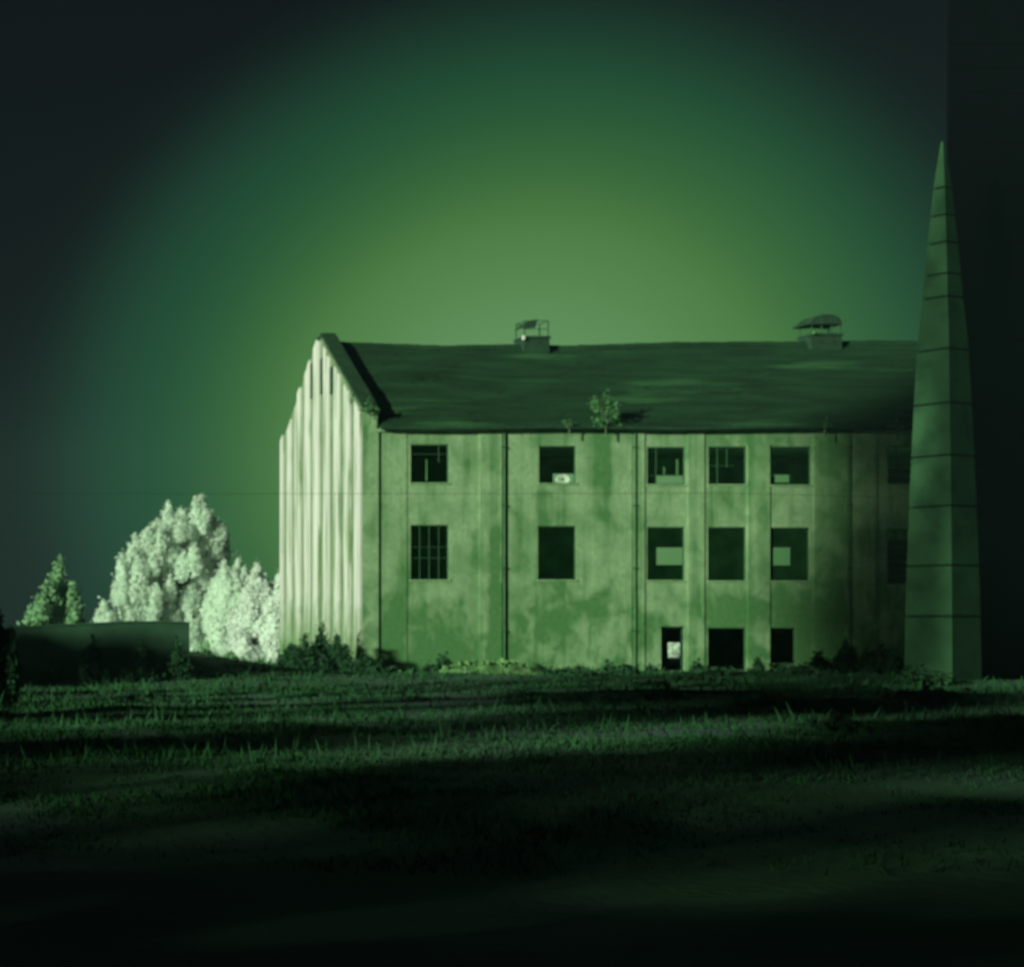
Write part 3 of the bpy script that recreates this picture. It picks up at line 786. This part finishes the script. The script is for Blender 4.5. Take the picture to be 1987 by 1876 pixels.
weed(905, 1296, 1320, 34, 68.8, "pale tuft of weeds on the left end of the rubble heap", 7, M_stone, seed=11)
weed(790, 1296, 1318, 26, 71.0, "pale green weeds at the wall below the first windows", 6, M_weed, seed=12)

# ------------------------------------------------------------------ low wall on the left
yw = 62.0
lw = empty("low_wall", (X(200, yw), yw, 0), "long dark low wall across the left, in front of the pale trees", "wall")
prof = [(-60, 1224), (40, 1219), (110, 1215), (200, 1211), (260, 1208), (320, 1208), (368, 1210)]
wb = MB(); cx = X(200, yw)
for (a, ta), (b_, tb_) in zip(prof[:-1], prof[1:]):
    xa, xb, za, zb = X(a, yw)-cx, X(b_, yw)-cx, Z(ta, yw), Z(tb_, yw)
    wb.hexa([(xa, 0, -.4), (xb, 0, -.4), (xb, 2.4, -.4), (xa, 2.4, -.4), (xa, 0, za), (xb, 0, zb), (xb, 2.4, zb), (xa, 2.4, za)])
m = wb.mesh("masonry")
bm = bmesh.new(); bm.from_mesh(m); bmesh.ops.remove_doubles(bm, verts=bm.verts, dist=.001)
bmesh.ops.delete(bm, geom=[f for f in bm.faces if abs(f.normal.x) > .99 and min(v.co.x for v in f.verts) > X(-60, yw)-cx+.01 and max(v.co.x for v in f.verts) < X(368, yw)-cx-.01], context='FACES')
bm.to_mesh(m); bm.free()
obj("masonry", m, M_wall2, lw)
for (a, ta), (b_, tb_) in zip(prof[:-1], prof[1:]):
    k = max(1, int((b_-a)/45))
    for q in range(k):
        u0, u1 = q/k, (q+1)/k - .01
        xa, xb = X(a+(b_-a)*u0, yw)-cx, X(a+(b_-a)*u1, yw)-cx; za, zb = Z(ta+(tb_-ta)*u0, yw), Z(ta+(tb_-ta)*u1, yw)
        MB().hexa([(xa, -.06, za+.003), (xb, -.06, zb+.003), (xb, 2.46, zb+.003), (xa, 2.46, za+.003), (xa, -.06, za+.07), (xb, -.06, zb+.07), (xb, 2.46, zb+.07), (xa, 2.46, za+.07)]).build("coping_slab", M_wall2, lw, .01)

for q, (px, t, w, lb) in enumerate(((90, 1238, 26, "dark weeds before the left part of the low wall"), (180, 1228, 30, "dark bush before the middle of the low wall"),
                                  (270, 1236, 34, "wide dark weeds before the right part of the low wall"), (345, 1226, 22, "dark bush before the right end of the low wall"))):
    shrub(px, t, 1250, w, 60.6, lb, seed=q+150, nn=8)
# ------------------------------------------------------------------ tapered boarded tower on the right
yt = 60.0; tx = X(1829, yt+1.5)
tw_ = empty("tapered_tower", (tx, yt+1.5, 0), "tall narrow tapering boarded tower in front of the right end of the building", "tower")
pys = [250, 345, 400, 455, 518, 564, 668, 775, 878, 978, 1095, 1195, 1320]
hw = lambda py: float(np.interp(py, [250, 350, 450, 560, 670, 900, 1100, 1320], [3, 16, 25, 34, 44, 54, 61, 66]))*yt/F
tw_.rotation_euler = (0, 0, R(-21))
core = MB(); segs = []
def ringp(z, r, rr=1.0): return [(0, -r*rr, z), (r*rr, 0, z), (0, r*rr, z), (-r*rr, 0, z)]
for py in pys: segs.append((Z(py, yt) if py < 1320 else -.3, hw(py)))
n = len(segs)
for z, r in segs: core.v += ringp(z, max(.03, r-.10))
for i in range(n-1):
    for k in range(4): core.f.append((i*4+k, i*4+(k+1) % 4, (i+1)*4+(k+1) % 4, (i+1)*4+k))
core.build("core", M_towercore, tw_)
for i in range(n-1):
    (zt_, rt_), (zb_, rb_) = segs[i], segs[i+1]
    gap = .035
    for k in range(4):
        A, B = ringp(zb_+gap, rb_), ringp(zt_-gap, rt_)
        Ai, Bi = ringp(zb_+gap, rb_-.07), ringp(zt_-gap, max(.01, rt_-.07))
        k2 = (k+1) % 4
        MB().hexa([A[k], A[k2], Ai[k2], Ai[k], B[k], B[k2], Bi[k2], Bi[k]]).build("board_panel", M_tower, tw_)

# black boarded wall that closes the picture on the right
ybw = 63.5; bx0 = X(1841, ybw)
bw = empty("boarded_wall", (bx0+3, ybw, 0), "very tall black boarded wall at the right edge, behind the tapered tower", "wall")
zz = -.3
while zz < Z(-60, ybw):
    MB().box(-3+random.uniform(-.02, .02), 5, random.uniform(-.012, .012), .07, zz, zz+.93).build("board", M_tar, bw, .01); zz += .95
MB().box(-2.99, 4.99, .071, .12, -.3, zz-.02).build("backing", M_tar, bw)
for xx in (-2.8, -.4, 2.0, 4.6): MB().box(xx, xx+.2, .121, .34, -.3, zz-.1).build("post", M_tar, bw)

# a thin cable from the tower to a pole off to the left
yc = 59.0; zc = Z(955, yc)
cb = MB().tube([(X(-560, yc)+0, yc, zc+.03)] + [(X(p, yc), yc+.002*p/100, zc - .05*math.sin(math.pi*(p+560)/2380)) for p in (-100, 400, 900, 1400)] + [(X(1815, yc), 61.2, zc)], .006, 5).build("overhead_cable", M_wire)
tag(cb, "thin cable stretched level across the scene in front of the building", "cable")
pole = empty("utility_pole", (X(-560, yc), yc, 0), "plain pole holding the left end of the thin cable", "pole")
MB().tube([(0, 0, -.4), (0, 0, 7.4)], [.14, .10], 8).build("shaft", M_bark, pole)
MB().box(-.5, .5, -.17, -.10, 6.8, 6.9).build("crossarm", M_bark, pole)

# ------------------------------------------------------------------ unseen trees left of and behind the camera, most added for shade: it lies over the near ground and the far end of the facade
def roundtree(base, H, Wd, label, n=9000, leaf=.34, lo=.12, group="trees along the left edge of the lot"):
    o = []
    r_ = random.Random(int(base[0]*10+base[1]))
    for q in range(26):
        h = r_.uniform(lo, .82)*H; rr = Wd*math.sin(math.pi*min(.98, h/H*.8+.18))**.6
        a = r_.uniform(0, 6.28); d = r_.uniform(.2, .75)*rr
        o.append((math.cos(a)*d, math.sin(a)*d, h, Wd*.42, H*.2))
    tot = sum(r*h for *_, r, h in o)
    return tree("shade_tree", base, o, leaf, n/tot, label, "tree", M_shrub, group, trunk_r=H*.02, wild=1.2)

for (bx_, by_, H, W, nl, lb) in SHADE:
    roundtree((bx_, by_, 0), H, W, lb, nl)
for k_, (bx_, by_) in enumerate(((-13.5, 11.5), (-16, 16), (-13.8, 20), (-15, 24), (-15, 7.5))):  # unseen, added so their high crowns darken the grass on the right
    roundtree((bx_, by_, 0), 12.5 if k_ < 4 else 10.5, 3.0, ["first", "second", "third", "fourth", "low-branched extra"][k_] + " bare-stemmed high-crowned tree added for shade off the left edge, counted from the photographer", 2300, .34, .58)

# ------------------------------------------------------------------ thin haze volume added over the whole lot to lift the dark tones
hm = bpy.data.materials.new("lift_haze"); hm.use_nodes = True
hn, hl = hm.node_tree.nodes, hm.node_tree.links
hn.clear(); ho = hn.new('ShaderNodeOutputMaterial'); hv = hn.new('ShaderNodeVolumePrincipled')
hv.inputs['Color'].default_value = (.34, .60, .66, 1); hv.inputs['Density'].default_value = .00048; hv.inputs['Anisotropy'].default_value = 0
hl.new(hv.outputs[0], ho.inputs['Volume'])
hz = MB().box(-245, 335, -125, 325, -2.0, 36.0).build("haze", hm)
tag(hz, kind='stuff')
